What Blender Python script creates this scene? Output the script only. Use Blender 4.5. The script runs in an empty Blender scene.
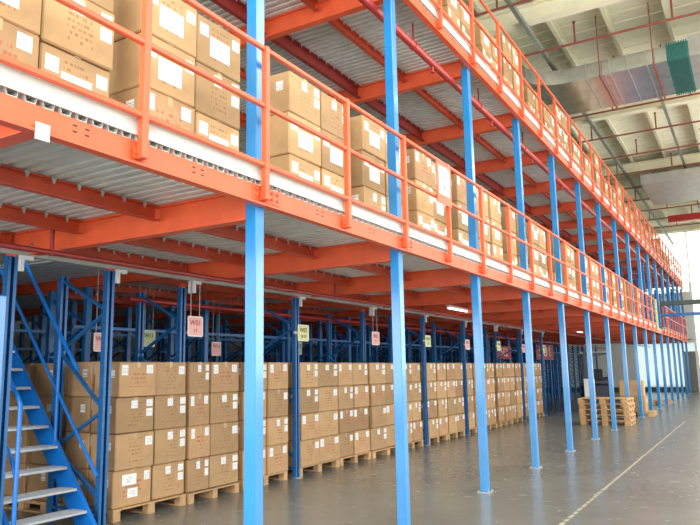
import bpy, math, random
from mathutils import Matrix, Vector
random.seed(7)
C = bpy.context.scene.collection
PI = math.pi

# ------------------------------------------------------------------ camera
F_PX = 678.9; PITCH = 0.158244; ROLL = -0.0177249; YAW = 0.52939; CAM = Vector((3.2093, 0.0, 1.6))
fw = Vector((-math.sin(YAW)*math.cos(PITCH), math.cos(YAW)*math.cos(PITCH), math.sin(PITCH)))
r0 = Vector((math.cos(YAW), math.sin(YAW), 0)); u0 = r0.cross(fw)
rr = math.cos(ROLL)*r0 + math.sin(ROLL)*u0; uu = -math.sin(ROLL)*r0 + math.cos(ROLL)*u0
cd = bpy.data.cameras.new('camera'); cam = bpy.data.objects.new('camera', cd); C.objects.link(cam)
cam.matrix_world = Matrix(((rr.x, uu.x, -fw.x, CAM.x), (rr.y, uu.y, -fw.y, CAM.y), (rr.z, uu.z, -fw.z, CAM.z), (0, 0, 0, 1)))
cd.sensor_width = 36; cd.sensor_fit = 'HORIZONTAL'; cd.lens = F_PX*36/700; cd.clip_start = .05; cd.clip_end = 300
sc = bpy.context.scene; sc.camera = cam

# ------------------------------------------------------------------ world, light, exposure
w = bpy.data.worlds.new('sky'); sc.world = w; w.use_nodes = True
w.node_tree.nodes['Background'].inputs[0].default_value = (.93, .97, 1.0, 1)
w.node_tree.nodes['Background'].inputs[1].default_value = 1.6
def area(name, loc, rot, sx, sy, power, col):
    l = bpy.data.lights.new(name, 'AREA'); l.shape = 'RECTANGLE'; l.size = sx; l.size_y = sy; l.energy = power; l.color = col
    o = bpy.data.objects.new(name, l); C.objects.link(o); o.location = loc; o.rotation_euler = rot
    return o
# daylight of the loading doors behind the photographer; the other two are added fill lights
area('loading_door_daylight', (1.0, -7.5, 3.9), (PI/2, 0, 0), 19, 6.5, 1750, (1, .98, .95))
area('overhead_fill', (6.8, 16, 9.3), (0, 0, 0), 3.5, 42, 2300, (1, .98, .93))  # added fill from above, out of view; brightens floor and ceiling
area('right_side_fill', (10.6, 19, 3.4), (PI/2, 0, PI/2), 20, 4, 850, (1, .98, .95))  # added fill from the right; lifts the farther cartons
sc.view_settings.view_transform = 'Standard'; sc.view_settings.look = 'None'
sc.view_settings.exposure = 0.5; sc.view_settings.gamma = 1.0; sc.view_settings.use_curve_mapping = False
sc.cycles.use_denoising = True
sc.cycles.max_bounces = 8; sc.cycles.diffuse_bounces = 5

# ------------------------------------------------------------------ materials
M = {}
def mat(name, col, rough=.5, metal=0., var=.12, scale=6., bump=0., emit=None, spec=.5, col2=None, randhue=0., coat=0.):
    m = bpy.data.materials.new(name); m.use_nodes = True; nt = m.node_tree; b = nt.nodes['Principled BSDF']
    b.inputs['Roughness'].default_value = rough; b.inputs['Metallic'].default_value = metal
    b.inputs['Specular IOR Level'].default_value = spec
    if coat: b.inputs['Coat Weight'].default_value = coat; b.inputs['Coat Roughness'].default_value = .12; b.inputs['Coat IOR'].default_value = 1.7
    tc = nt.nodes.new('ShaderNodeTexCoord'); nz = nt.nodes.new('ShaderNodeTexNoise'); nz.inputs['Scale'].default_value = scale
    nz.inputs['Detail'].default_value = 5; nt.links.new(tc.outputs['Object'], nz.inputs['Vector'])
    rp = nt.nodes.new('ShaderNodeValToRGB'); rp.color_ramp.elements[0].position = .3; rp.color_ramp.elements[1].position = .7
    c2 = col2 or tuple(min(1, c*(1+var)) for c in col)
    rp.color_ramp.elements[0].color = tuple(c*(1-var) for c in col)+(1,) if not col2 else col+(1,)
    rp.color_ramp.elements[1].color = c2+(1,)
    nt.links.new(nz.outputs['Fac'], rp.inputs['Fac']); out = rp.outputs['Color']
    if randhue:
        oi = nt.nodes.new('ShaderNodeObjectInfo'); hs = nt.nodes.new('ShaderNodeHueSaturation')
        mr = nt.nodes.new('ShaderNodeMapRange'); mr.inputs['To Min'].default_value = 1-randhue; mr.inputs['To Max'].default_value = 1+randhue
        nt.links.new(oi.outputs['Random'], mr.inputs['Value']); nt.links.new(mr.outputs[0], hs.inputs['Value'])
        nt.links.new(out, hs.inputs['Color']); out = hs.outputs['Color']
    nt.links.new(out, b.inputs['Base Color'])
    if bump:
        bp = nt.nodes.new('ShaderNodeBump'); bp.inputs['Strength'].default_value = bump; bp.inputs['Distance'].default_value = .02
        nt.links.new(nz.outputs['Fac'], bp.inputs['Height']); nt.links.new(bp.outputs['Normal'], b.inputs['Normal'])
    if emit:
        b.inputs['Emission Color'].default_value = emit[0]+(1,); b.inputs['Emission Strength'].default_value = emit[1]
    M[name] = m; return m
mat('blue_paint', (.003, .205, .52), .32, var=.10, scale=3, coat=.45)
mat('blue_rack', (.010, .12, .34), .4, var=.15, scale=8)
mat('blue_stair', (.006, .17, .60), .35, var=.1)
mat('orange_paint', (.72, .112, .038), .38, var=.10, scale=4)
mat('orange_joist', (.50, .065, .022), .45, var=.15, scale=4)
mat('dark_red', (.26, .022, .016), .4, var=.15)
mat('red_pipe', (.40, .030, .022), .3, var=.1)
mat('pipe_brown', (.26, .06, .045), .5, var=.15)
mat('galvanised', (.46, .48, .47), .38, .75, var=.14, scale=9)
mat('deck_sheet', (.66, .68, .65), .42, .25, var=.12, scale=5)
mat('duct_metal', (.60, .64, .65), .22, .9, var=.15, scale=3, bump=.06)
mat('duct_grey', (.35, .34, .31), .4, .3, var=.12, scale=3)
mat('toe_white', (.72, .72, .66), .45, var=.05)
mat('white_metal', (.75, .76, .75), .4, var=.05)
mat('grey_pipe', (.38, .37, .34), .4, var=.08)
mat('roof_cream', (.82, .79, .62), .6, var=.05, scale=2)
mat('purlin_cream', (.80, .77, .58), .55, var=.06)
mat('rafter_cream', (.84, .80, .60), .55, var=.05)
mat('conduit_grey', (.20, .22, .18), .5, var=.1)
mat('teal_flex', (.02, .14, .12), .6, var=.2, scale=14)
mat('wall_white', (.74, .76, .75), .7, var=.04, scale=1)
mat('wall_grey', (.22, .23, .23), .8, var=.06, scale=1)
mat('skirting_dark', (.05, .07, .10), .6)
mat('wood', (.50, .31, .15), .7, var=.2, scale=12, randhue=.12)
mat('tread_grey', (.45, .48, .50), .45, .3, var=.1, scale=30)
mat('rubber', (.02, .02, .022), .7)
mat('truck_dark', (.02, .028, .045), .4, var=.2)
mat('line_paint', (.36, .34, .24), .5, var=.2)
mat('yellow_paint', (.62, .58, .25), .5, var=.1)
mat('paper_white', (.86, .86, .84), .7, var=.02)
mat('paper_pink', (.86, .46, .42), .7, var=.03)
mat('paper_yellow', (.72, .74, .32), .7, var=.03)
mat('paper_green', (.50, .58, .30), .7, var=.03)
mat('sign_red', (.30, .008, .02), .5, var=.05)
mat('ink_black', (.03, .03, .02), .7); mat('ink_red', (.35, .05, .04), .7); mat('ink_pink', (.92, .62, .62), .6)
mat('tape', (.50, .33, .15), .3, var=.08)
mat('dark_beam', (.05, .07, .07), .5)
mat('lamp_tube', (.9, .9, .9), .4, emit=((1, .98, .92), 2.5))

def text_rows(m, hw, hh, rows, dash, ink, thr=.5, cy=0., cz=0.):
    """procedural print: rows of small illegible dashes inside a rectangle of the yz face"""
    nt = m.node_tree; b = nt.nodes['Principled BSDF']; src = b.inputs['Base Color'].links[0].from_socket
    tc = nt.nodes.new('ShaderNodeTexCoord'); sp = nt.nodes.new('ShaderNodeSeparateXYZ'); nt.links.new(tc.outputs['Object'], sp.inputs[0])
    def mth(op, a, bb=None, c=None):
        n = nt.nodes.new('ShaderNodeMath'); n.operation = op
        for i, v in enumerate((a, bb, c)):
            if v is None: continue
            if isinstance(v, (int, float)): n.inputs[i].default_value = v
            else: nt.links.new(v, n.inputs[i])
        return n.outputs[0]
    iny = mth('LESS_THAN', mth('ABSOLUTE', mth('SUBTRACT', sp.outputs[1], cy)), hw)
    inz = mth('LESS_THAN', mth('ABSOLUTE', mth('SUBTRACT', sp.outputs[2], cz)), hh)
    rz = mth('MULTIPLY', sp.outputs[2], rows)
    row = mth('LESS_THAN', mth('FRACT', rz), .45)
    cmb = nt.nodes.new('ShaderNodeCombineXYZ'); nt.links.new(mth('MULTIPLY', sp.outputs[1], dash), cmb.inputs[0])
    nt.links.new(mth('FLOOR', rz), cmb.inputs[1])
    oi = nt.nodes.new('ShaderNodeObjectInfo'); nt.links.new(mth('MULTIPLY', oi.outputs['Random'], 20.), cmb.inputs[2])
    nz = nt.nodes.new('ShaderNodeTexNoise'); nz.inputs['Scale'].default_value = 1.; nt.links.new(cmb.outputs[0], nz.inputs['Vector'])
    d = mth('GREATER_THAN', nz.outputs['Fac'], thr)
    f = mth('MULTIPLY', mth('MULTIPLY', iny, inz), mth('MULTIPLY', row, d))
    mx = nt.nodes.new('ShaderNodeMix'); mx.data_type = 'RGBA'; nt.links.new(mth('MULTIPLY', f, .6), mx.inputs[0])
    nt.links.new(src, mx.inputs[6]); mx.inputs[7].default_value = ink+(1,); nt.links.new(mx.outputs[2], b.inputs['Base Color'])
mat('cardboard', (.46, .285, .135), .75, var=.10, scale=5, randhue=.22, bump=.3)
text_rows(M['cardboard'], .10, .15, 24, 45, (.22, .07, .03), .52)
mat('cardboard_red', (.45, .27, .13), .75, var=.10, scale=5, randhue=.22, bump=.3)
text_rows(M['cardboard_red'], .13, .09, 20, 38, (.38, .05, .03), .50)
mat('label_paper', (.84, .84, .82), .6, var=.02)
text_rows(M['label_paper'], .04, .035, 60, 120, (.05, .05, .06), .5)

# polished concrete floor
def floor_mat():
    m = bpy.data.materials.new('concrete_floor'); m.use_nodes = True; nt = m.node_tree; b = nt.nodes['Principled BSDF']
    tc = nt.nodes.new('ShaderNodeTexCoord'); n1 = nt.nodes.new('ShaderNodeTexNoise'); n1.inputs['Scale'].default_value = .8; n1.inputs['Detail'].default_value = 4
    n2 = nt.nodes.new('ShaderNodeTexNoise'); n2.inputs['Scale'].default_value = 5; n2.inputs['Detail'].default_value = 3
    nt.links.new(tc.outputs['Object'], n1.inputs['Vector']); nt.links.new(tc.outputs['Object'], n2.inputs['Vector'])
    mx = nt.nodes.new('ShaderNodeMath'); mx.operation = 'ADD'; ml = nt.nodes.new('ShaderNodeMath'); ml.operation = 'MULTIPLY'; ml.inputs[1].default_value = .35
    nt.links.new(n2.outputs['Fac'], ml.inputs[0]); nt.links.new(n1.outputs['Fac'], mx.inputs[0]); nt.links.new(ml.outputs[0], mx.inputs[1])
    rp = nt.nodes.new('ShaderNodeValToRGB'); rp.color_ramp.elements[0].position = .45; rp.color_ramp.elements[1].position = .9
    rp.color_ramp.elements[0].color = (.150, .155, .135, 1); rp.color_ramp.elements[1].color = (.205, .208, .184, 1)
    nt.links.new(mx.outputs[0], rp.inputs['Fac']); nt.links.new(rp.outputs['Color'], b.inputs['Base Color'])
    mr = nt.nodes.new('ShaderNodeMapRange'); mr.inputs['To Min'].default_value = .22; mr.inputs['To Max'].default_value = .30
    nt.links.new(n2.outputs['Fac'], mr.inputs['Value']); nt.links.new(mr.outputs[0], b.inputs['Roughness'])
    bp = nt.nodes.new('ShaderNodeBump'); bp.inputs['Strength'].default_value = .012; bp.inputs['Distance'].default_value = .01
    nt.nodes.remove(bp)
    M['floor'] = m
floor_mat()
def window_mat(key, c):
    m = bpy.data.materials.new(key); m.use_nodes = True; nt = m.node_tree
    nt.nodes.remove(nt.nodes['Principled BSDF']); t = nt.nodes.new('ShaderNodeBsdfTranslucent'); t.inputs[0].default_value = c
    nt.links.new(t.outputs[0], nt.nodes['Material Output'].inputs[0]); M[key] = m
window_mat('glazing', (.97, .95, .86, 1)); window_mat('lit_wall_panel', (.62, .67, .64, 1))  # the panel colour passes sky light so the lower end wall looks lit

# ------------------------------------------------------------------ mesh helpers
class MB:
    def __init__(s): s.v = []; s.f = []; s.mi = []; s.smooth = []
    def add(s, vs, fs, mi=0, sm=False):
        n = len(s.v); s.v += [tuple(v) for v in vs]; s.f += [tuple(i+n for i in f) for f in fs]; s.mi += [mi]*len(fs); s.smooth += [sm]*len(fs); return s
    def box(s, x0, x1, y0, y1, z0, z1, mi=0):
        return s.add([(x0,y0,z0),(x1,y0,z0),(x1,y1,z0),(x0,y1,z0),(x0,y0,z1),(x1,y0,z1),(x1,y1,z1),(x0,y1,z1)],
                     [(0,3,2,1),(4,5,6,7),(0,1,5,4),(1,2,6,5),(2,3,7,6),(3,0,4,7)], mi)
    def bbox(s, x0, x1, y0, y1, z0, z1, b=.006, mi=0):
        """box with chamfered edges"""
        xs=(x0,x1); ys=(y0,y1); zs=(z0,z1); vs=[]; idx={}
        for i in (0,1):
            for j in (0,1):
                for k in (0,1):
                    sx=b if i==0 else -b; sy=b if j==0 else -b; sz=b if k==0 else -b
                    for a,p in enumerate(((xs[i],ys[j]+sy,zs[k]+sz),(xs[i]+sx,ys[j],zs[k]+sz),(xs[i]+sx,ys[j]+sy,zs[k]))):
                        idx[i,j,k,a]=len(vs); vs.append(p)
        I=idx; fs=[]
        fs.append((I[0,0,0,0],I[0,0,1,0],I[0,1,1,0],I[0,1,0,0])); fs.append((I[1,0,0,0],I[1,1,0,0],I[1,1,1,0],I[1,0,1,0]))
        fs.append((I[0,0,0,1],I[1,0,0,1],I[1,0,1,1],I[0,0,1,1])); fs.append((I[0,1,0,1],I[0,1,1,1],I[1,1,1,1],I[1,1,0,1]))
        fs.append((I[0,0,0,2],I[0,1,0,2],I[1,1,0,2],I[1,0,0,2])); fs.append((I[0,0,1,2],I[1,0,1,2],I[1,1,1,2],I[0,1,1,2]))
        for i in (0,1):
            for j in (0,1):
                fs.append((I[i,j,0,0],I[i,j,0,1],I[i,j,1,1],I[i,j,1,0])); fs.append((I[i,0,j,0],I[i,0,j,2],I[i,1,j,2],I[i,1,j,0]))
                fs.append((I[0,i,j,1],I[0,i,j,2],I[1,i,j,2],I[1,i,j,1]))
                for k in (0,1): fs.append((I[i,j,k,0],I[i,j,k,1],I[i,j,k,2]))
        return s.add(vs, fs, mi)
    def prism(s, prof, axis, a0, a1, mi=0, closed=True):
        """closed 2-D profile swept along an axis. axis 'x': prof=(y,z); 'y': prof=(x,z)"""
        n=len(prof); P=lambda p,t:(t,p[0],p[1]) if axis=='x' else (p[0],t,p[1]) if axis=='y' else (p[0],p[1],t)
        vs=[P(p,a0) for p in prof]+[P(p,a1) for p in prof]
        fs=[(i,(i+1)%n,(i+1)%n+n,i+n) for i in range(n)]
        return s.add(vs, fs+[tuple(range(n))[::-1], tuple(range(n,2*n))], mi)
    def bar(s, a, b, wd, h=None, up=(0,0,1), mi=0):
        a=Vector(a);b=Vector(b);d=(b-a).normalized();u=Vector(up)
        if abs(d.dot(u))>.98:u=Vector((1,0,0))
        r=d.cross(u).normalized();u=r.cross(d);h=h or wd;vs=[]
        for p in (a,b):
            for sx,sy in((-1,-1),(1,-1),(1,1),(-1,1)):vs.append(p+r*sx*wd/2+u*sy*h/2)
        return s.add(vs,[(0,1,2,3),(7,6,5,4),(0,4,5,1),(1,5,6,2),(2,6,7,3),(3,7,4,0)],mi)
    def tube(s, pts, r, n=10, mi=0):
        pts=[Vector(p) for p in pts];vs=[];fs=[];ref=None
        for i,p in enumerate(pts):
            d=((pts[min(i+1,len(pts)-1)]-pts[max(i-1,0)])).normalized()
            if ref is None: ref=Vector((0,0,1)) if abs(d.z)<.9 else Vector((1,0,0))
            a=d.cross(ref).normalized();b=a.cross(d)
            for k in range(n):
                t=2*PI*k/n;vs.append(p+a*math.cos(t)*r+b*math.sin(t)*r)
        for i in range(len(pts)-1):
            for k in range(n):fs.append((i*n+k,i*n+(k+1)%n,(i+1)*n+(k+1)%n,(i+1)*n+k))
        s.add(vs,fs,mi,True);L=len(pts)-1
        return s.add(vs[:n]+vs[L*n:],[tuple(range(n))[::-1],tuple(range(n,2*n))],mi)
    def build(s, name, mats, parent=None, loc=(0,0,0)):
        me=bpy.data.meshes.new(name);me.from_pydata(s.v,[],s.f)
        for m in (mats if isinstance(mats,(list,tuple)) else [mats]):me.materials.append(M[m] if isinstance(m,str) else m)
        me.polygons.foreach_set('material_index',s.mi);me.polygons.foreach_set('use_smooth',s.smooth)
        me.update();o=bpy.data.objects.new(name,me);C.objects.link(o);o.location=loc
        if parent:o.parent=parent
        return o
def tag(o, label=None, cat=None, group=None, kind=None):
    if label:o['label']=label
    if cat:o['category']=cat
    if group:o['group']=group
    if kind:o['kind']=kind
    return o
def empty(name, loc=(0,0,0), rz=0, **k):
    o=bpy.data.objects.new(name,None);C.objects.link(o);o.location=loc;o.rotation_euler=(0,0,rz);o.empty_display_size=.1
    return tag(o,**k)
KIDS={}
def dup(root, loc=None, rz=None, **k):
    if root.name not in KIDS:
        KIDS[root.name]=[c for c in bpy.data.objects if c.parent==root]
    r=root.copy();C.objects.link(r)
    if loc is not None:r.location=loc
    if rz is not None:r.rotation_euler=(0,0,rz)
    for c in KIDS[root.name]:
        d=c.copy();C.objects.link(d);d.parent=r
    tag(r,**k);return r
ORD='first second third fourth fifth sixth seventh eighth ninth tenth eleventh twelfth thirteenth fourteenth fifteenth sixteenth seventeenth eighteenth nineteenth twentieth'.split()
ORD+=['twenty-'+o for o in ORD[:9]]+['thirtieth']+['thirty-'+o for o in ORD[:9]]
def structure(o):o['kind']='structure';return o

# ------------------------------------------------------------------ shell
S=2.43091; Y0=1.61259
def CY(i):return Y0+S*i
YEND=46.0; XL=-15.0; XR=11.0
structure(MB().box(XL,XR,-8,YEND,-.15,0).build('floor','floor'))
rf=MB()
rf.box(XL,5.2,-8,YEND+.2,9.8,9.95);rf.box(8.4,XR+.2,-8,YEND+.2,9.8,9.95)
# shallow ribs of the roof sheet
for k in range(0,90):
    y=2+k*.5; rf.box(XL,5.2,y,y+.05,9.775,9.8)
structure(rf.build('ceiling','roof_cream'))
structure(MB().box(5.2,8.4,-8,YEND,9.85,9.87).build('added_roof_opening','glazing'))  # unseen roof strip added to let sky light onto the floor
structure(MB().box(XL-.2,XL,-8,YEND+.2,-.15,9.8).build('wall_left','wall_grey'))
structure(MB().box(XL,-3.4,.9,1.1,-.15,9.8).build('light_blocker','wall_grey'))  # unseen blocker added to keep light out from under the deck
rw=MB();rw.box(XR,XR+.2,-8,YEND+.2,6,9.8);rw.box(XR,XR+.2,30,YEND+.2,-.15,6)
structure(rw.build('wall_right','wall_white'))
we=MB();we.box(XL,XR,YEND,YEND+.2,-.15,.3);we.box(XL,-3.2,YEND,YEND+.2,.3,9.8);we.box(-3.2,.3,YEND,YEND+.2,2.95,6.0)
structure(we.build('wall_end','wall_white'))
gz=MB().box(.3,XR,YEND+.05,YEND+.08,.3,9.8).box(-3.2,.3,YEND+.05,YEND+.08,6.0,9.8)
structure(MB().box(-3.2,.3,YEND+.05,YEND+.08,.3,2.95).build('lit_end_wall_panel','lit_wall_panel'))  # white lower end wall, made translucent so it looks lit
wn=structure(gz.build('window_2','glazing'))
fr=MB()
for k in range(5):fr.box(-3.2+k*3.5,-3.16+k*3.5,YEND+.0,YEND+.1,.3,9.8)
for z in (3.1,9.72):fr.box(-3.2,XR,YEND+.0,YEND+.1,z,z+.05)
fr.build('window_frame','white_metal',wn)
structure(MB().box(XL,XR,YEND-.05,YEND,0,.28).build('baseboard_end','skirting_dark'))
ln=MB();y=4.0
while y<22:
    l=random.uniform(.10,.22) if y<9.5 else random.uniform(.5,1.2)
    ln.box(1.325+random.uniform(-.006,.006),1.365,y,y+l,0,.002);y+=l+(.06 if y<9.5 else .05)
structure(ln.build('trim_1','line_paint'))
structure(MB().box(-.4,.4,YEND-.12,YEND-.05,0,2.4).box(.5,1.6,YEND-.1,YEND-.05,0,2.3).build('door_1','wall_grey')).hide_render=False

# ------------------------------------------------------------------ roof: purlins, rafters, pipes, ducts
for k,x in enumerate([3.4,2.2,.98,-.2,-1.4,-2.6,-3.8]):
    p=MB();p.prism([(x,9.5),(x+.09,9.5),(x+.09,9.52),(x+.02,9.52),(x+.02,9.76),(x+.09,9.76),(x+.09,9.775),(x,9.775)],'y',4,YEND)
    tag(p.build('roof_purlin','purlin_cream'),f'cream roof purlin running lengthwise, {ORD[k]} from the aisle side','purlin','roof purlins','thing')
for k,yy in enumerate([7.2,14.1,21.1,28.1,35.1,42.1]):
    p=MB();p.prism([(yy-.13,9.1),(yy+.13,9.1),(yy+.13,9.125),(yy+.012,9.125),(yy+.012,9.475),(yy+.13,9.475),(yy+.13,9.5),(yy-.13,9.5),(yy-.13,9.475),(yy-.012,9.475),(yy-.012,9.125),(yy-.13,9.125)],'x',XL,XR)
    tag(p.build('roof_rafter','rafter_cream'),f'cream I-section roof rafter crossing the hall, {ORD[k]} from the camera end','rafter','roof rafters','thing')
tag(MB().box(-.47,-.38,6,YEND,8.98,9.08).build('cable_tray','conduit_grey'),'dark grey cable tray running lengthwise under the roof','cable tray',kind='thing')
tag(MB().box(1.62,1.70,18.5,YEND,9.0,9.06).build('cable_tray','conduit_grey'),'dark grey cable tray beyond the duct, right of the longer one','cable tray',kind='thing')
for k in range(12):
    yy=12.93+2.43*k
    if k==2: continue
    e=empty('sprinkler_pipe',(0,yy,8.98),label=f'thin red sprinkler pipe crossing under the roof, {ORD[k]} from the camera end',cat='pipe',group='sprinkler branch pipes')
    MB().tube([(-4,0,0),(XR,0,0)],.028,8).build('pipe','pipe_brown',e)
    for x in ((.35,2.4,4.4) if k%2 else (-.7,1.25,3.3)):
        MB().tube([(x,0,.0),(x,0,.5)],.022,8).tube([(x,0,.5),(x,0,.54)],.035,8).build('riser','pipe_brown',e)
# duct: rectangular, bends toward the camera over the upper deck
d=empty('air_duct',(0,0,0),label='galvanised rectangular air duct crossing under the roof with a curved elbow',cat='duct')
def duct_run(cl,hw,z0,z1):
    mb=MB();vs=[];n=len(cl)
    for i,(x,y) in enumerate(cl):
        a=cl[max(i-1,0)];b=cl[min(i+1,n-1)];t=Vector((b[0]-a[0],b[1]-a[1])).normalized();nn=Vector((-t.y,t.x))
        for sgn,z in((1,z0),(-1,z0),(-1,z1),(1,z1)):vs.append((x+nn.x*hw*sgn,y+nn.y*hw*sgn,z))
    fs=[]
    for i in range(n-1):
        for k in range(4):fs.append((i*4+k,i*4+(k+1)%4,(i+1)*4+(k+1)%4,(i+1)*4+k))
    fs+=[(0,3,2,1),tuple(len(vs)-4+k for k in range(4))]
    return mb.add(vs,fs)
cl=[(2.17,17.1),(.9,17.1),(0,17.1)]+[(-2.0*math.sin(a),15.1+2.0*math.cos(a)) for a in [PI*.36*j/8 for j in range(1,9)]]
duct_run(cl,1.1,8.34,8.70).build('duct_body','duct_metal',d)
for x in (1.75,1.35,.95,.75,.42): MB().box(x-.012,x+.012,15.98,18.22,8.32,8.72).build('duct_flange','galvanised',d)
f=MB();x=2.17
for j in range(9): f.box(x+j*.05,x+j*.05+.03,15.97,18.23,8.30,8.74);f.box(x+j*.05+.03,x+j*.05+.05,16.0,18.2,8.33,8.71)
f.build('flexible_collar','teal_flex',d)
MB().box(2.62,8,16.0,18.2,8.34,8.80).build('duct_extension','duct_grey',d)
for k,x in enumerate((.75,1.9,4.5)):
    e=empty('duct_hanger',(x,0,0),label=f'dark steel trapeze hanger carrying the galvanised duct, {ORD[k]} from the racking',cat='hanger',group='duct hangers')
    MB().box(-.02,.02,15.85,18.35,8.27,8.31).build('cross_bar','pipe_brown',e)
    for yy in (15.9,18.3):MB().tube([(0,yy,8.28),(0,yy,9.78)],.014,6).build('rod','pipe_brown',e)
tag(MB().box(.15,8,27.2,31.2,8.4,8.75).build('air_duct','duct_grey'),'wide galvanised duct further down the hall, beyond the one with the elbow','duct')
g=empty('red_girder',(0,35.3,8.35),label='red steel girder spanning the far end of the hall under the roof',cat='girder')
MB().box(.3,XR,-.1,.1,0,.06).box(.3,XR,-.1,.1,.26,.32).box(.3,XR,-.02,.02,.05,.27).build('girder','red_pipe',g)

# ------------------------------------------------------------------ mezzanine steel
NB=17
Z1,Z2=2.83,5.865           # undersides of the edge beams
col=empty('mezzanine_column',(0,CY(1),0))
MB().bbox(-.052,.052,-.052,.052,.008,5.90,.006).build('post','blue_paint',col)
bpm=MB().box(-.085,.085,-.085,.085,0,.008)
for sx in(-1,1):
    for sy in(-1,1):bpm.tube([(sx*.068,sy*.068,.008),(sx*.068,sy*.068,.026)],.009,6)
bpm.build('base_plate','galvanised',col)
for i in range(1,18):
    o=col if i==1 else dup(col,(0,CY(i),0))
    tag(o,f'square blue steel column along the aisle, {ORD[i-1]} one counted from the camera','column','blue mezzanine columns along the aisle','thing')
LV=((Z1,'lower'),(Z2,'upper'))
def protos(z,lv):
    pass
# edge beam with bolt plates
eb=empty('edge_beam')
MB_=MB().prism([(.055,.022),(.125,.022),(.125,.038),(.112,.046),(.112,.166),(.10,.174),(.055,.174)],'y',.003,S-.003)
for yy in(.75,S-.75):
    for dy in(-.04,.04):
        for dz in(.09,.125):MB_.box(.1115,.1135,yy+dy-.014,yy+dy+.014,dz,dz+.010,1)
MB_.build('beam',['orange_paint','ink_black'],eb)
for yy in(.10,S-.10):
    b=MB().box(.112,.117,yy-.07,yy+.07,.05,.165)
    for dy in(-.035,.035):
        for dz in(.085,.135):b.tube([(.115,yy+dy,dz),(.130,yy+dy,dz)],.013,6)
    b.build('bolted_plate',['orange_paint'],eb)
# guardrail: posts, three rails, white toe plate (origin 0.1 m before the column line)
gr=empty('guardrail')
for yy in(.03,S/2+.04):MB().bbox(.132,.182,yy-.025,yy+.025,.05,1.28,.005).build('post','orange_paint',gr)
for zz in(.32,.79,1.255):MB().bbox(.138,.176,.002,S-.002,zz-.019,zz+.019,.006).build('rail','orange_paint',gr)
MB().box(.100,.112,.001,S-.001,.207,.312).box(.100,.126,.001,S-.001,.308,.316).build('toe_plate','toe_white',gr)
for yy in(.05,S/2+.04):
    b=MB()
    b.box(.126,.133,yy-.05,yy+.05,.05,.12)
    b.tube([(.13,yy-.036,.085),(.142,yy-.036,.085)],.010,6);b.tube([(.13,yy+.036,.085),(.142,yy+.036,.085)],.010,6)
    b.build('bracket','orange_paint',gr)
# cross beam
xb=empty('cross_beam')
MB().prism([(-.05,-.07),(.05,-.07),(.05,-.055),(.012,-.055),(.012,.155),(.05,.155),(.05,.17),(-.05,.17),(-.05,.155),(-.012,.155),(-.012,-.055),(-.05,-.055)],'x',-2.7,-.054).prism([(-.05,.03),(.05,.03),(.05,.04),(.012,.04),(.012,.16),(.05,.16),(.05,.17),(-.05,.17),(-.05,.16),(-.012,.16),(-.012,.04),(-.05,.04)],'x',-13,-2.7).build('beam','orange_paint',xb)
xb0=empty('cross_beam')
MB().prism([(-.05,.035),(.05,.035),(.05,.047),(.012,.047),(.012,.158),(.05,.158),(.05,.17),(-.05,.17),(-.05,.158),(-.012,.158),(-.012,.047),(-.05,.047)],'x',-13,.05).build('beam','orange_paint',xb0)
def joist(name,m,h):
    j=empty(name);t=.166
    b=MB().prism([(-.03,t-h),(.03,t-h),(.03,t-h+.01),(-.02,t-h+.01),(-.02,t-.01),(.03,t-.01),(.03,t),(-.03,t)],'y',.055,S-.055)
    y=.10
    while y<S-.06:
        b.prism([(y-.022,t+.002),(y+.022,t+.002),(y+.006,t-.045),(y-.006,t-.045)],'x',.031,.036,1);b.prism([(y-.022,t+.002),(y+.022,t+.002),(y+.006,t-.045),(y-.006,t-.045)],'x',-.036,-.031,1);y+=S*2/23
    b.build('beam',[m,'galvanised'],j);return j
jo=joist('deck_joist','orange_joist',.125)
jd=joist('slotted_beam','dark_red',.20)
# corrugated decking sheet of one bay (ribs run across)
def deck_panel(x0=.098,x1=-13.,lo=0,hi=23,mb=None):
    n=23;p=S/n;prof=[]
    for k in range(lo,hi):
        y=k*p;prof+=[(y,.0),(y+p*.50,.0),(y+p*.60,.042),(y+p*.90,.042)]
    prof.append((hi*p,0))
    mb=mb or MB();m=len(prof)
    vs=[(x,)+q for x in(x0,x1) for q in prof]+[(x,q[0],q[1]+.006) for x in(x0,x1) for q in prof]
    fs=[]
    for i in range(m-1):
        fs.append((i,i+1,m+i+1,m+i));fs.append((2*m+i,3*m+i,3*m+i+1,2*m+i+1))
        fs.append((i,2*m+i,2*m+i+1,i+1));fs.append((m+i,m+i+1,3*m+i+1,3*m+i))
    mb.add(vs,fs);mb.box(x1,min(x0,.085),lo*p,hi*p,.050,.064)
    return mb
dk=deck_panel().build('metal_decking','deck_sheet')
dh=deck_panel(.098,-3.7);deck_panel(-3.7,-5.7,12,23,dh);deck_panel(-5.7,-13.,0,23,dh)
dh=dh.build('metal_decking','deck_sheet')     # the bay the staircase comes up through
used=set()
def put(proto,loc,**k):
    if proto.name not in used:
        used.add(proto.name);KIDS[proto.name]=[c for c in bpy.data.objects if c.parent==proto]
        proto.location=loc;tag(proto,**k);return proto
    return dup(proto,loc,**k)
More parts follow.
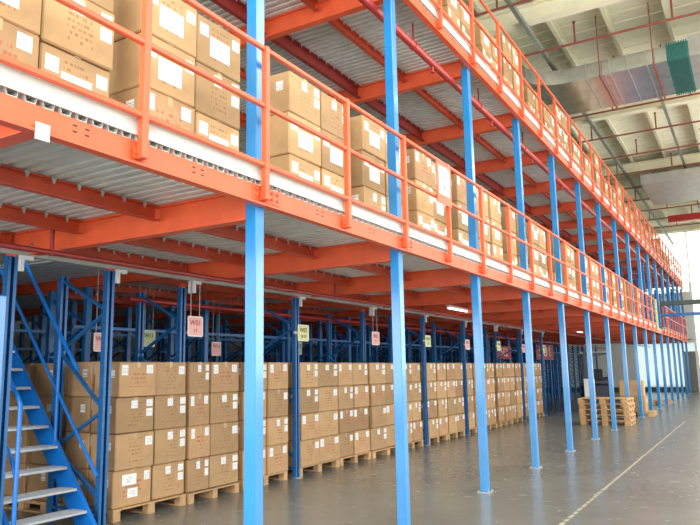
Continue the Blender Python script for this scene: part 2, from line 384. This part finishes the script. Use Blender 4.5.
for z,lv in LV:
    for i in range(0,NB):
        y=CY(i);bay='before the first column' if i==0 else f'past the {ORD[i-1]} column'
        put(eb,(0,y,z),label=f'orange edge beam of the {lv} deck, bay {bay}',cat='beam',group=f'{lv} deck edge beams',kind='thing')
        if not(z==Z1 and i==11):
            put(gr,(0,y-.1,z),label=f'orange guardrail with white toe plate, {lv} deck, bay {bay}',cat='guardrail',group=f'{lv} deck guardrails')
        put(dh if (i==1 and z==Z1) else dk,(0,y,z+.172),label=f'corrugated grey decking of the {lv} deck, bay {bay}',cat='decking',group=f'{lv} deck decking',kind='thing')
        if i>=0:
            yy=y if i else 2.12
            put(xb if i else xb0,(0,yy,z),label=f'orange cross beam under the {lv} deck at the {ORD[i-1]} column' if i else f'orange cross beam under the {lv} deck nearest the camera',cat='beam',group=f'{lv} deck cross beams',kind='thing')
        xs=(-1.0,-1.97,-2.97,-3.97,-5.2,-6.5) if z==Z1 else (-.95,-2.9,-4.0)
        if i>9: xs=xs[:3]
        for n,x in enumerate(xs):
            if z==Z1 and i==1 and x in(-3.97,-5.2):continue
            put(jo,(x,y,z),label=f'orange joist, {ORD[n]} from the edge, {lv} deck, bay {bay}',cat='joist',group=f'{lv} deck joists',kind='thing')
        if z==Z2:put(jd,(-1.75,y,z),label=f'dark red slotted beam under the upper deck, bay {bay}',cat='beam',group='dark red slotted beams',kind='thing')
# sprinkler mains under the decks
e=empty('sprinkler_main',(-.165,0,5.70),label='red sprinkler main hanging under the upper deck close to the columns',cat='pipe')
MB().tube([(0,2,0),(0,YEND,0)],.05,14).build('pipe','red_pipe',e)
for k in range(16):
    y=CY(k)+1.0
    MB().tube([(0,y,0),(0,y,.31)],.012,6).tube([(0,y-.015,0),(0,y+.015,0)],.06,12).build('hanger','red_pipe',e)
    MB().tube([(0,y+.6,-.05),(0,y+.6,-.13)],.014,6).tube([(0,y+.6,-.13),(0,y+.6,-.135)],.03,8).build('sprinkler_head','red_pipe',e)
e=empty('sprinkler_main',(-2.15,0,2.70),label='thin dark red sprinkler pipe hanging under the lower deck before the racks',cat='pipe')
MB().tube([(0,1.7,0),(0,YEND-1,0)],.025,12).build('pipe','dark_red',e)
for k in range(9):
    y=3.84+S*2*k
    MB().tube([(0,y,-.03),(0,y,.30)],.018,8).build('hanger','dark_red',e)
e=empty('sprinkler_main',(-4.25,0,2.65),label='thin dark red sprinkler pipe deeper under the lower deck, behind the front frames',cat='pipe')
MB().tube([(0,6.6,0),(0,YEND-1,0)],.035,12).build('pipe','red_pipe',e)
for k,(x,y) in enumerate(((-1.97,13.3),(-1.97,24.6))):
    l=empty('tube_lamp',(x,y,2.825),label=f'white tube lamp under the lower deck, {("nearer","farther")[k]} of two',cat='lamp',group='tube lamps under the lower deck')
    MB().box(-.03,.03,-.6,.6,0,.04).build('housing','white_metal',l);MB().tube([(0,-.58,-.02),(0,.58,-.02)],.014,8).build('tube','lamp_tube',l)

# placard on the lower guardrail
p=empty('warning_placard',(.182,7.44,3.79),label='white notice in a red frame fixed to the lower guardrail past the second column',cat='sign')
MB().box(0,.012,-.22,.22,-.24,.26).build('red_frame','orange_paint',p)
MB().box(.012,.015,-.16,.16,-.13,.22).build('sheet','paper_white',p)
q=MB().bar((.0165,-.03,.14),(.0165,.05,.08),.003,.012,(1,0,0));q.bar((.0165,.03,.12),(.0165,-.04,.03),.003,.012,(1,0,0));q.box(.0155,.017,-.02,.02,-.06,-.02)
q.build('printed_mark','ink_red',p)
# small white junction plate at the first cross beam
tag(MB().box(.126,.136,2.075,2.155,2.81,2.90).build('junction_plate','white_metal'),'small white plate on the lower edge beam where the nearest cross beam meets it','plate')
# crossing beams over the aisle, gate post
tag(MB().bbox(.2,XR,29.4,29.62,3.93,4.10,.01).build('crossing_beam','dark_beam'),'dark steel beam crossing the far aisle, above the blue one','beam',kind='thing')
tag(MB().bbox(.2,XR,29.4,29.55,3.50,3.61,.01).build('crossing_beam','blue_rack'),'thin blue beam crossing the far aisle, below the dark one','beam',kind='thing')
tag(MB().bbox(.127,.20,28.37,28.45,2.90,4.12,.01).build('gate_post','yellow_paint'),'pale yellow post where the lower guardrail stops before the crossing beams','post',kind='thing')
tag(MB().box(.30,.42,44.9,45.02,0,6.5).build('end_post','white_metal'),'slim white post standing at the far end beside the aisle','post',kind='thing')

# ------------------------------------------------------------------ racks
BZ=[2.72,2.31,1.88,1.22,.79,.27]
def upright(x,y=0,z1=2.77):
    mb=MB();h=.05;t=.035
    mb.prism([(x-t,-h),(x-t,h),(x-t+.006,h),(x-t+.006,-h+.006),(x+t,-h+.006),(x+t,-h)][::-1],'z',.008,z1)
    mb.prism([(x-t,h-.006),(x+t,h-.006),(x+t,h),(x-t,h)],'z',.008,z1)
    mb.prism([(x+t-.006,-h),(x+t-.006,-.018),(x+t,-.018),(x+t,-h)][::-1],'z',.008,z1)
    mb.prism([(x+t-.006,.018),(x+t-.006,h),(x+t,h),(x+t,.018)][::-1],'z',.008,z1)
    z=.15
    while z<z1-.05:
        mb.box(x-.012,x+.012,-.0515,-.0495,z,z+.018,1);z+=.075
    return mb
rk=empty('pallet_rack',(-3.0,CY(1)-.04,0))
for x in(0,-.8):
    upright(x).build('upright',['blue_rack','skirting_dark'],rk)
    MB().box(x-.06,x+.06,-.075,.075,0,.008).build('base_plate','galvanised',rk)
for j in range(len(BZ)-1):
    xa,xbb=(-.8,0) if j%2==0 else(0,-.8)
    MB().bar((xa,0,BZ[j]),(xbb,0,BZ[j+1]),.03,.04,(0,1,0)).build('brace','blue_rack',rk)
MB().bar((0,0,.14),(-.8,0,.14),.03,.04,(0,1,0)).build('brace','blue_rack',rk)
MB().box(-.03,.03,-.035,.035,2.77,2.825).build('head_stub','orange_paint',rk)
ys=[(CY(1)-.04,'at the left of the staircase'),(5.20,'at the right of the staircase')]+[(CY(i)-.04,f'behind the {ORD[i-1]} blue column') for i in range(2,10)]
for k,(y,t) in enumerate(ys):
    dx,dy=(-.495,{2:.42,4:.62,7:.65}[k]) if k in(2,4,7) else (0,0)
    put(rk,(-3.0+dx,y+dy,0),label=f'blue braced rack frame in the front row, {t}',cat='rack frame',group='front row rack frames')
dm=MB()
for x in(0,-.8):dm.bbox(x-.04,x+.04,-.045,.045,0,2.85,.004)
for j in range(len(BZ)-1):
    xa,xbb=(-.8,0) if j%2==0 else(0,-.8)
    dm.bar((xa,0,BZ[j]),(xbb,0,BZ[j+1]),.03,.04,(0,1,0))
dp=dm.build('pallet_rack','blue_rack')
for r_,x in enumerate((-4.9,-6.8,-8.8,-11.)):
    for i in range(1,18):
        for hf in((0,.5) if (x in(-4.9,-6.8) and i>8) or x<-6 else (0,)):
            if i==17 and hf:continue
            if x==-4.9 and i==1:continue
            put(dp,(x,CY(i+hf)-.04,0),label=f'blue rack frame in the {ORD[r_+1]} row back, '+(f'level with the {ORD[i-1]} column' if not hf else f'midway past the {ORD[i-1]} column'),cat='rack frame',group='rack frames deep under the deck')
# tie rail with white brackets
tag(MB().bbox(-3.035,-2.965,1.7,23.9,2.79,2.84,.008).build('tie_rail','grey_pipe'),'pale grey tie rail running along the heads of the front rack frames','rail',kind='thing')
br=MB().box(-.045,.05,.06,.20,2.78,2.82).box(-.045,.05,.055,.10,2.66,2.78).build('rack_bracket','white_metal')
for k,(y,t) in enumerate(ys):
    put(br,(-2.985,y+.0,-.03),label=f'white bracket under the tie rail on the rack frame {t}',cat='bracket',group='white tie rail brackets',kind='thing')
# horizontal blue ties deeper in the racks
for k,(x,z) in enumerate(((-4.9,2.25),(-6.8,2.3),(-8.8,2.1))):
    tag(MB().bbox(x-.02,x+.02,6.2,43,z,z+.05,.004).build('rack_tie','blue_rack'),f'long blue tie bar linking the {ORD[k+1]} row of rack frames','tie bar','rack tie bars','thing')

# signs
def txt(s,size,m,parent,loc):
    cu=bpy.data.curves.new('lettering','FONT');cu.body=s;cu.size=size;cu.extrude=.001;cu.align_x='CENTER';cu.align_y='CENTER';cu.materials.append(M[m])
    o=bpy.data.objects.new('lettering',cu);me=bpy.data.meshes.new_from_object(o);bpy.data.objects.remove(o);o=bpy.data.objects.new('lettering',me)
    C.objects.link(o);o.parent=parent;o.location=loc;o.rotation_euler=(PI/2,0,PI/2);return o
def sign(y,z,w_,h,paper,text,sub,ink,label,x=-2.955,arm=True):
    s=empty('bay_sign',(x,y,z),label=label,cat='sign',group='bay signs on the rack frames')
    MB().box(0,.004,-w_/2,w_/2,-h/2,h/2).build('board',paper,s)
    MB().box(.004,.005,-w_/2,w_/2,h/2-.012,h/2).box(.004,.005,-w_/2,w_/2,-h/2,-h/2+.012).box(.004,.005,-w_/2,-w_/2+.012,-h/2,h/2).box(.004,.005,w_/2-.012,w_/2,-h/2,h/2).build('border','paper_white',s)
    txt(text,h*.38,ink,s,(.006,0,h*.17));
    if sub:txt(sub,h*.26,ink,s,(.006,0,-h*.22))
    if arm=='hang':
        for q in(-.08,.08):MB().tube([(-.006,q,h/2-.01),(-.006,q,(2.98 if x<-3.5 else 2.80)-z)],.006,6).build('hanger','grey_pipe',s)
    elif arm:MB().box(-.006,0,-w_/2-.1,-w_/2+.05,-.02,.02).build('arm','grey_pipe',s)
F=[CY(i)-.04 for i in range(0,12)]
sign(F[2]+0.12,2.20,0.28,.26,'paper_pink','W01','17','ink_red','pink bay sign on the rack frame behind the first column',arm='hang')
sign(F[3]+0.15,2.21,0.31,.26,'paper_yellow','W02','18 19','ink_black','yellow bay sign just right of the first blue column')
sign(F[4]+0.15,2.20,0.30,.25,'paper_pink','W03','21','ink_red','pink bay sign left of the second blue column',arm='hang')
sign(F[5]+0.15,2.22,0.30,.25,'paper_yellow','W04','22','ink_black','yellow bay sign just right of the second blue column')
sign(F[6]+0.15,2.20,0.30,.25,'paper_pink','W05','23','ink_red','pink bay sign left of the third blue column')
sign(F[7]+0.17,2.22,0.31,.26,'paper_yellow','W06','24','ink_black','yellow bay sign above the far end of the carton row')
sign(F[8]+0.17,2.20,0.30,.25,'paper_pink','W07','25','ink_red','pink bay sign left of the fourth blue column')
sign(F[9]+0.17,2.22,0.31,.26,'paper_yellow','W08','26','ink_black','yellow bay sign overlapping the red numbered board')
sign(7.55,2.15,.25,.25,'paper_green','W11','','ink_black','green bay sign deep in the rack above the second carton pallet',x=-4.85,arm='hang')
sign(11.6,2.08,.26,.26,'paper_green','W12','','ink_black','green bay sign deep in the rack behind the yellow ones',x=-4.85,arm='hang')
sign(5.95,2.02,.24,.24,'paper_pink','W13','','ink_red','double pink sign seen through the frames by the staircase',x=-4.0,arm='hang')
sign(9.1,2.02,.24,.24,'paper_pink','W14','','ink_red','small pink sign deep behind the first carton pallets',x=-4.85,arm='hang')
def board(y,z,w_,h,s,label,x):
    b=empty('number_board',(x,y,z),label=label,cat='sign')
    MB().box(0,.02,-w_/2,w_/2,-h/2,h/2).build('board','sign_red',b);txt(s,h*.95,'ink_pink',b,(.024,0,-.0)).scale=(w_/1.25,1,1)
    for q in(-w_*.35,w_*.35):MB().tube([(.01,q,h/2-.01),(.01,q,2.98-z)],.008,6).build('hanger','grey_pipe',b)
board(24.3,2.16,1.6,.46,'502','dark red board numbered 502 hanging in the racks',-4.6)
board(30.0,2.26,2.9,.66,'501','dark red board numbered 501 hanging in the racks, farther one',-4.6)

# ------------------------------------------------------------------ cartons and pallets
LW=('label_paper',)
def carton(kind):
    c=empty('cardboard_carton')
    hx,hy,hz=.21,.272,.202
    m=MB()
    # slightly bulged faces
    nx=5;b=.010
    m.bbox(-hx,hx,-hy,hy,-hz,hz,b)
    m.build('body','cardboard' if kind%2==0 else'cardboard_red',c)
    MB().box(-hx-.0015,hx+.0015,-.025,.025,hz-.004,hz+.0015).box(hx,hx+.0015,-.025,.025,hz-.07,hz).box(-hx-.0015,-hx,-.025,.025,hz-.07,hz).build('packing_tape','tape',c)
    spots={0:[(.19,.10,.05,.05),(.12,-.0,.0,.0)],1:[(-.20,.11,.045,.06),(.17,.12,.05,.05)],2:[(.20,.02,.045,.045),(-.02,.12,.045,.045),(.20,.13,.045,.04)],3:[(-.05,.09,.10,.06),(.2,.11,.04,.05),(.0,-.06,.07,.05)]}[kind]
    for(y,z,w_,h)in spots:
        if w_<.01:continue
        mb=MB().box(-.001,.001,-w_,w_,-h,h);mb.build('shipping_label','label_paper',c,(hx+.0012,y,z))
    MB().box(-.04,.04,-.0008,.0008,-.045,.045).build('shipping_label','label_paper',c,(.09,-hy-.001,.07))
    return c
BX=[carton(k) for k in range(4)]
# big-label kind: 5th variant for the decks
def carton_big():
    c=empty('cardboard_carton');hx,hy,hz=.21,.272,.202
    MB().bbox(-hx,hx,-hy,hy,-hz,hz,.010).build('body','cardboard',c)
    MB().box(-hx-.0015,hx+.0015,-.025,.025,hz-.004,hz+.0015).build('packing_tape','tape',c)
    MB().box(-.001,.001,-.12,.12,-.085,.085).build('shipping_label','label_paper',c,(hx+.0012,.0,-.02))
    MB().box(-.001,.001,-.05,.05,-.05,.05).build('shipping_label','label_paper',c,(hx+.0012,-.19,.09))
    MB().box(-.001,.001,-.045,.045,-.045,.045).build('shipping_label','label_paper',c,(hx+.0012,.20,.10))
    return c
BX.append(carton_big())
def pallet():
    p=empty('wooden_pallet');
    t=MB()
    for k in range(7):t.box(-.48+k*.14,-.48+k*.14+.115,-.55,.55,.112,.130)
    for y in(-.5,0,.5):t.box(-.48,.475,y-.05,y+.05,.095,.112)
    t.build('top_deck','wood',p)
    for x in(-.43,0,.425):
        for y in(-.5,0,.5):MB().bbox(x-.05,x+.05,y-.05,y+.05,.018,.095,.003).build('block','wood',p)
    for y in(-.5,0,.5):MB().box(-.48,.475,y-.05,y+.05,0,.018).build('bottom_board','wood',p)
    return p
PL=pallet()
sp=MB()
for k in range(4):sp.box(-.21+k*.11,-.21+k*.11+.09,-.55,.55,.108,.126)
for y in(-.5,0,.5):sp.box(-.21,.21,y-.05,y+.05,0,.108)
SPL=sp.build('wooden_pallet','wood')
LAY=['bottom','second','third','top']
count=0
def place_box(kind,x,y,z,label,group,rz=None,sx=1,sy=1,sz=1):
    global count;count+=1
    o=put(BX[kind],(x,y,z),label=label,cat='carton',group=group)
    o.rotation_euler=(0,0,rz if rz is not None else random.uniform(-.02,.02));o.scale=(sx,sy,sz);return o
# floor row
pys=[(5.39,6.51,.52),(6.54,7.50,.40),(7.62,8.66,.52),(8.96,10.17,.47),(10.20,11.28,.47),(11.31,12.57,.5),(12.61,13.60,.52),(13.86,14.95,.5),(14.99,16.04,.5),
     (16.28,17.35,.5),(17.39,18.47,.5),(18.70,19.78,.5),(19.83,20.90,.5),(21.12,22.2,.5),(22.25,23.35,.5)]
for n,(ya,yb,fr_) in enumerate(pys):
    wd=yb-ya;py=(ya+yb)/2;half=n in(1,5,11)
    o=put(SPL if half else PL,(-3.2 if half else -3.49,py,0),label=f'wooden pallet on the floor, {ORD[n]} from the staircase in the front carton row',cat='pallet',group='floor pallets in the front row',kind='thing')
    o.scale=(1,wd/1.1,1)
    for c in(0,1):
        off=random.uniform(-.03,.02);w0=wd*(fr_ if c==0 else 1-fr_)
        yc=ya+w0/2 if c==0 else yb-w0/2
        for l in range(4):
            y=yc+random.uniform(-.006,.006);x=-3.0-.215+off+random.uniform(-.014,.014)
            k=random.choice((0,1,2,1,2)) if not(n==0 and c==0 and l==0) else 3
            place_box(k,x,y,.132+.202+l*.404,f'brown carton, {LAY[l]} layer, {"left" if c==0 else "right"} side, on the {ORD[n]} floor pallet from the staircase','cartons stacked on the floor pallets',sz=random.uniform(.975,1.0),sy=(w0-.012)/.544*random.uniform(.97,1.0),rz=random.uniform(-.035,.035))
# second depth of the first pallet and the pallets behind it, seen through the frames
for c in(0,1):
    for l in range(4):
        place_box(random.choice((0,1,2)),-3.70,5.95+(-.27,.28)[c],.334+l*.408,f'brown carton, {LAY[l]} layer, rear {"left" if c==0 else "right"}, on the first floor pallet from the staircase','cartons behind the front row')
for q,xx in enumerate((-4.62,-5.70)):
    put(PL,(xx,5.86,0),label=f'wooden pallet in the lane behind the first front pallet, {ORD[q]} back',cat='pallet',group='pallets in the lane beside the staircase').scale=(1,.9,1)
    for d_ in(0,1):
        for l in range(4):
            place_box(random.choice((0,1,2)),xx+.24-.5*d_,5.70+random.uniform(-.02,.03),.334+l*.408,f'brown carton, {LAY[l]} layer, {"front" if d_==0 else "rear"} stack of the {ORD[q]} pallet behind the staircase lane','cartons behind the front row')
# deck rows
def deck_row(z,lv,stacks,limit):
    global far
    for n,(yc,cols,hl) in enumerate(stacks):
        individual=yc<limit
        if individual:put(SPL,(-.50,yc,z),label=f'pallet under the {ORD[n]} carton load on the {lv} deck',cat='pallet',group=f'pallets on the {lv} deck',kind='thing').scale=(1,.52*cols,1)
        for c in range(cols):
            y=yc+(c-(cols-1)/2)*.56
            off=random.uniform(-.03,.03)
            for l in range(hl):
                zz=z+.13+.204+l*.41
                if individual:
                    side=('left','right')[c] if cols==2 else 'single column'
                    ll=('bottom','middle','top') if hl==3 else('bottom','second','third','top')
                    place_box(random.choice((4,4,1,2,4)),-.50+off+random.uniform(-.01,.01),y,zz,f'brown carton, {ll[l]} layer, {side}, {ORD[n]} load on the {lv} deck',f'cartons on the {lv} deck',sy=random.uniform(.95,1.0))
                else:
                    far.bbox(-.71+off,-.29+off,y-.27,y+.27,zz-.202,zz+.202,.01)
                    far.box(-.29+off,-.286+off,y-.1,y+.1,zz-.08,zz+.08,1)
        if not individual:far.box(-.71,-.29,yc-.55,yc+.55,z,z+.13,2)
far=MB()
T1=Z1+.172+.065;T2=Z2+.172+.065
lo=[(2.36,2,3),(3.70,2,3),(5.50,2,3),(6.86,2,3),(8.25,2,3),(9.35,1,3),(10.5,2,3),(12.05,2,3),(13.6,2,3),(14.9,1,3),(16.3,2,3),(17.8,2,3),(19.3,2,3),(20.9,2,3),(22.4,2,3),(24.0,2,3),(25.6,2,3),(27.2,2,3)]
up=[]
y=8.2
while y<41: up.append((y,2,3 if len(up)%3 else 4));y+=random.choice((1.28,1.36,1.5))
deck_row(T1,'lower',lo,16.0)
deck_row(T2,'upper',up,18.0)
tag(far.build('far_cartons',['cardboard','label_paper','wood']),'distant brown cartons crowded along both decks toward the far end','cartons',kind='stuff')
print('CARTONS',count)

for k in range(7):
    o=put(dp,(-.25,28.9+k*2.2,T1),label=f'blue rack frame on the lower deck, {ORD[k]} one past the crossing beams',cat='rack frame',group='rack frames on the lower deck');o.scale=(1,1,.9)
# stack of empty pallets, cartons behind it
EP=empty('wooden_pallet')
t=MB()
for k in range(6):t.box(-.65,.65,-.48+k*.165,-.48+k*.165+.135,.125,.145)
for x in(-.6,0,.6):t.box(x-.07,x+.07,-.48,.48,.10,.125)
t.build('top_deck','wood',EP)
for x in(-.58,0,.58):
    for y in(-.4,0,.4):MB().bbox(x-.075,x+.075,y-.07,y+.07,.02,.10,.004).build('block','wood',EP)
for x in(-.58,0,.58):MB().box(x-.07,x+.07,-.48,.48,0,.02).build('bottom_board','wood',EP)
for k in range(5):
    put(EP,(-.48+random.uniform(-.02,.02),20.44+random.uniform(-.02,.02),k*.146),label=f'empty wooden pallet in the stack among the far columns, {("lowest","second","middle","fourth","topmost")[k]} one',cat='pallet',group='stack of empty pallets').rotation_euler=(0,0,random.uniform(-.03,.03))
put(EP,(-.35,24.3,0),label='wooden pallet under two tan cartons behind the empty pallet stack',cat='pallet')
place_box(0,-.28,24.1,.146+.245,'lower tan carton behind the empty pallet stack','tan cartons behind the pallet stack',rz=PI/2*.98,sx=1.2,sz=1.2,sy=1.4)
place_box(1,-.30,24.1,.146+.49+.245,'upper tan carton behind the empty pallet stack','tan cartons behind the pallet stack',rz=PI/2*1.02,sx=1.1,sz=1.2,sy=1.35)
put(EP,(-.55,31.5,0),label='single pallet lying on the floor near the far end',cat='pallet')

# ------------------------------------------------------------------ staircase
st=empty('staircase',(0,0,0),label='steep blue steel staircase with grey treads between the nearest rack frames',cat='staircase')
X0,ZS,SL=-2.83,0.0,1.222
def stz(x):return (X0-x)*SL
xe=X0-2.93/SL
for y in(4.14,5.00):
    prof=[(X0+.10,0),(X0-.17,0),(xe-.22,2.93-.02),(xe,2.93)]
    mb=MB();P=[(X0+.02,0),(X0-.28,0),(xe-.30,2.93),(xe,2.93)]
    vs=[(x,y+dy,z) for dy in(0,.008) for x,z in P];mb.add(vs,[(0,1,2,3),(7,6,5,4),(0,4,5,1),(1,5,6,2),(2,6,7,3),(3,7,4,0)])
    mb.bar((X0+.0,y+.004+(.02 if y>4.5 else -.02),.02),(xe-.02,y+.004+(.02 if y>4.5 else -.02),2.93),.05,.012,(0,0,1))
    mb.build('stringer','blue_stair',st)
for k in range(13):
    z=.205+.213*k;x=X0-z/SL
    m=MB().bbox(x-.20,x+.04,4.15,4.998,z-.03,z,.004)
    for j in range(8):m.box(x-.19+j*.027,x-.18+j*.027,4.17,4.98,z,z+.003)
    m.build('tread','tread_grey',st)
for y in(4.16,5.015):
    low=[(X0-.12,y,.10),(X0-.12,y,1.33),(X0-.17,y,1.41),(X0-.24,y,1.48)] if y<4.5 else [(X0-.40,y,stz(X0-.40)+1.17)]
    MB().tube(low+[(xe+.1,y,stz(xe+.1)+1.18)],.022,10).build('handrail','blue_stair',st)
    MB().tube(([(X0-.12,y,.62),(X0-.20,y,.80)] if y<4.5 else [(X0-.02,y,.55)])+[(xe+.1,y,stz(xe+.1)+.55)],.018,10).build('mid_rail','blue_stair',st)
    for x in(-3.56,-4.5):MB().tube([(x,y,stz(x)-.05),(x,y,stz(x)+1.17)],.02,10).build('baluster','blue_stair',st)
pp=empty('corner_post',(-1.36,2.855,0),label='bright blue post at the photo edge beside the staircase, cut by the frame',cat='post')
MB().bbox(-.05,.05,-.05,.05,.008,2.17,.008).build('shaft','blue_paint',pp);MB().box(-.08,.08,-.08,.08,0,.008).build('base_plate','galvanised',pp)

# ------------------------------------------------------------------ forklift and white board behind the pallets
fk=empty('forklift',(-1.85,26.6,0),rz=.25,label='dark parked forklift truck with raised mast beyond the stacked pallets',cat='forklift')
b=MB().bbox(-.55,.55,-.2,1.1,.22,.95,.05);b.bbox(-.5,.5,.55,1.2,.35,1.2,.08);b.build('chassis','truck_dark',fk)
for x in(-.42,.42):
    MB().bar((x,-.75,.05),(x,-.75,2.15),.09,.12).build('mast','truck_dark',fk)
    MB().box(x*.6-.06,x*.6+.06,-1.75,-.8,.08,.13).build('fork','galvanised',fk)
MB().box(-.42,.42,-.78,-.7,2.0,2.1).build('mast_crossbar','truck_dark',fk);MB().box(-.42,.42,-.78,-.7,1.0,1.08).build('mast_crossbar','truck_dark',fk)
for x in(-.5,.5):
    for y in(-.15,1.0):MB().bar((x,y,.9),(x,y*.85,2.1),.06).build('guard_pillar','truck_dark',fk)
g=MB().box(-.54,.54,-.25,.95,2.08,2.13)
g.build('overhead_guard','white_metal',fk)
for x in(-.58,.58):
    for y,r in((-.45,.26),(.85,.22)):MB().tube([(x-.09,y,r),(x+.09,y,r)],r,20).build('wheel','rubber',fk)
MB().bbox(-.25,.25,.1,.6,.95,1.1,.03).bbox(-.25,.25,.52,.66,1.05,1.5,.03).build('seat','rubber',fk)
tag(MB().bbox(-1.50,-1.18,22.6,22.64,.0,1.22,.005).build('white_board','white_metal'),'upright white board standing between far columns behind the pallet stack','board')
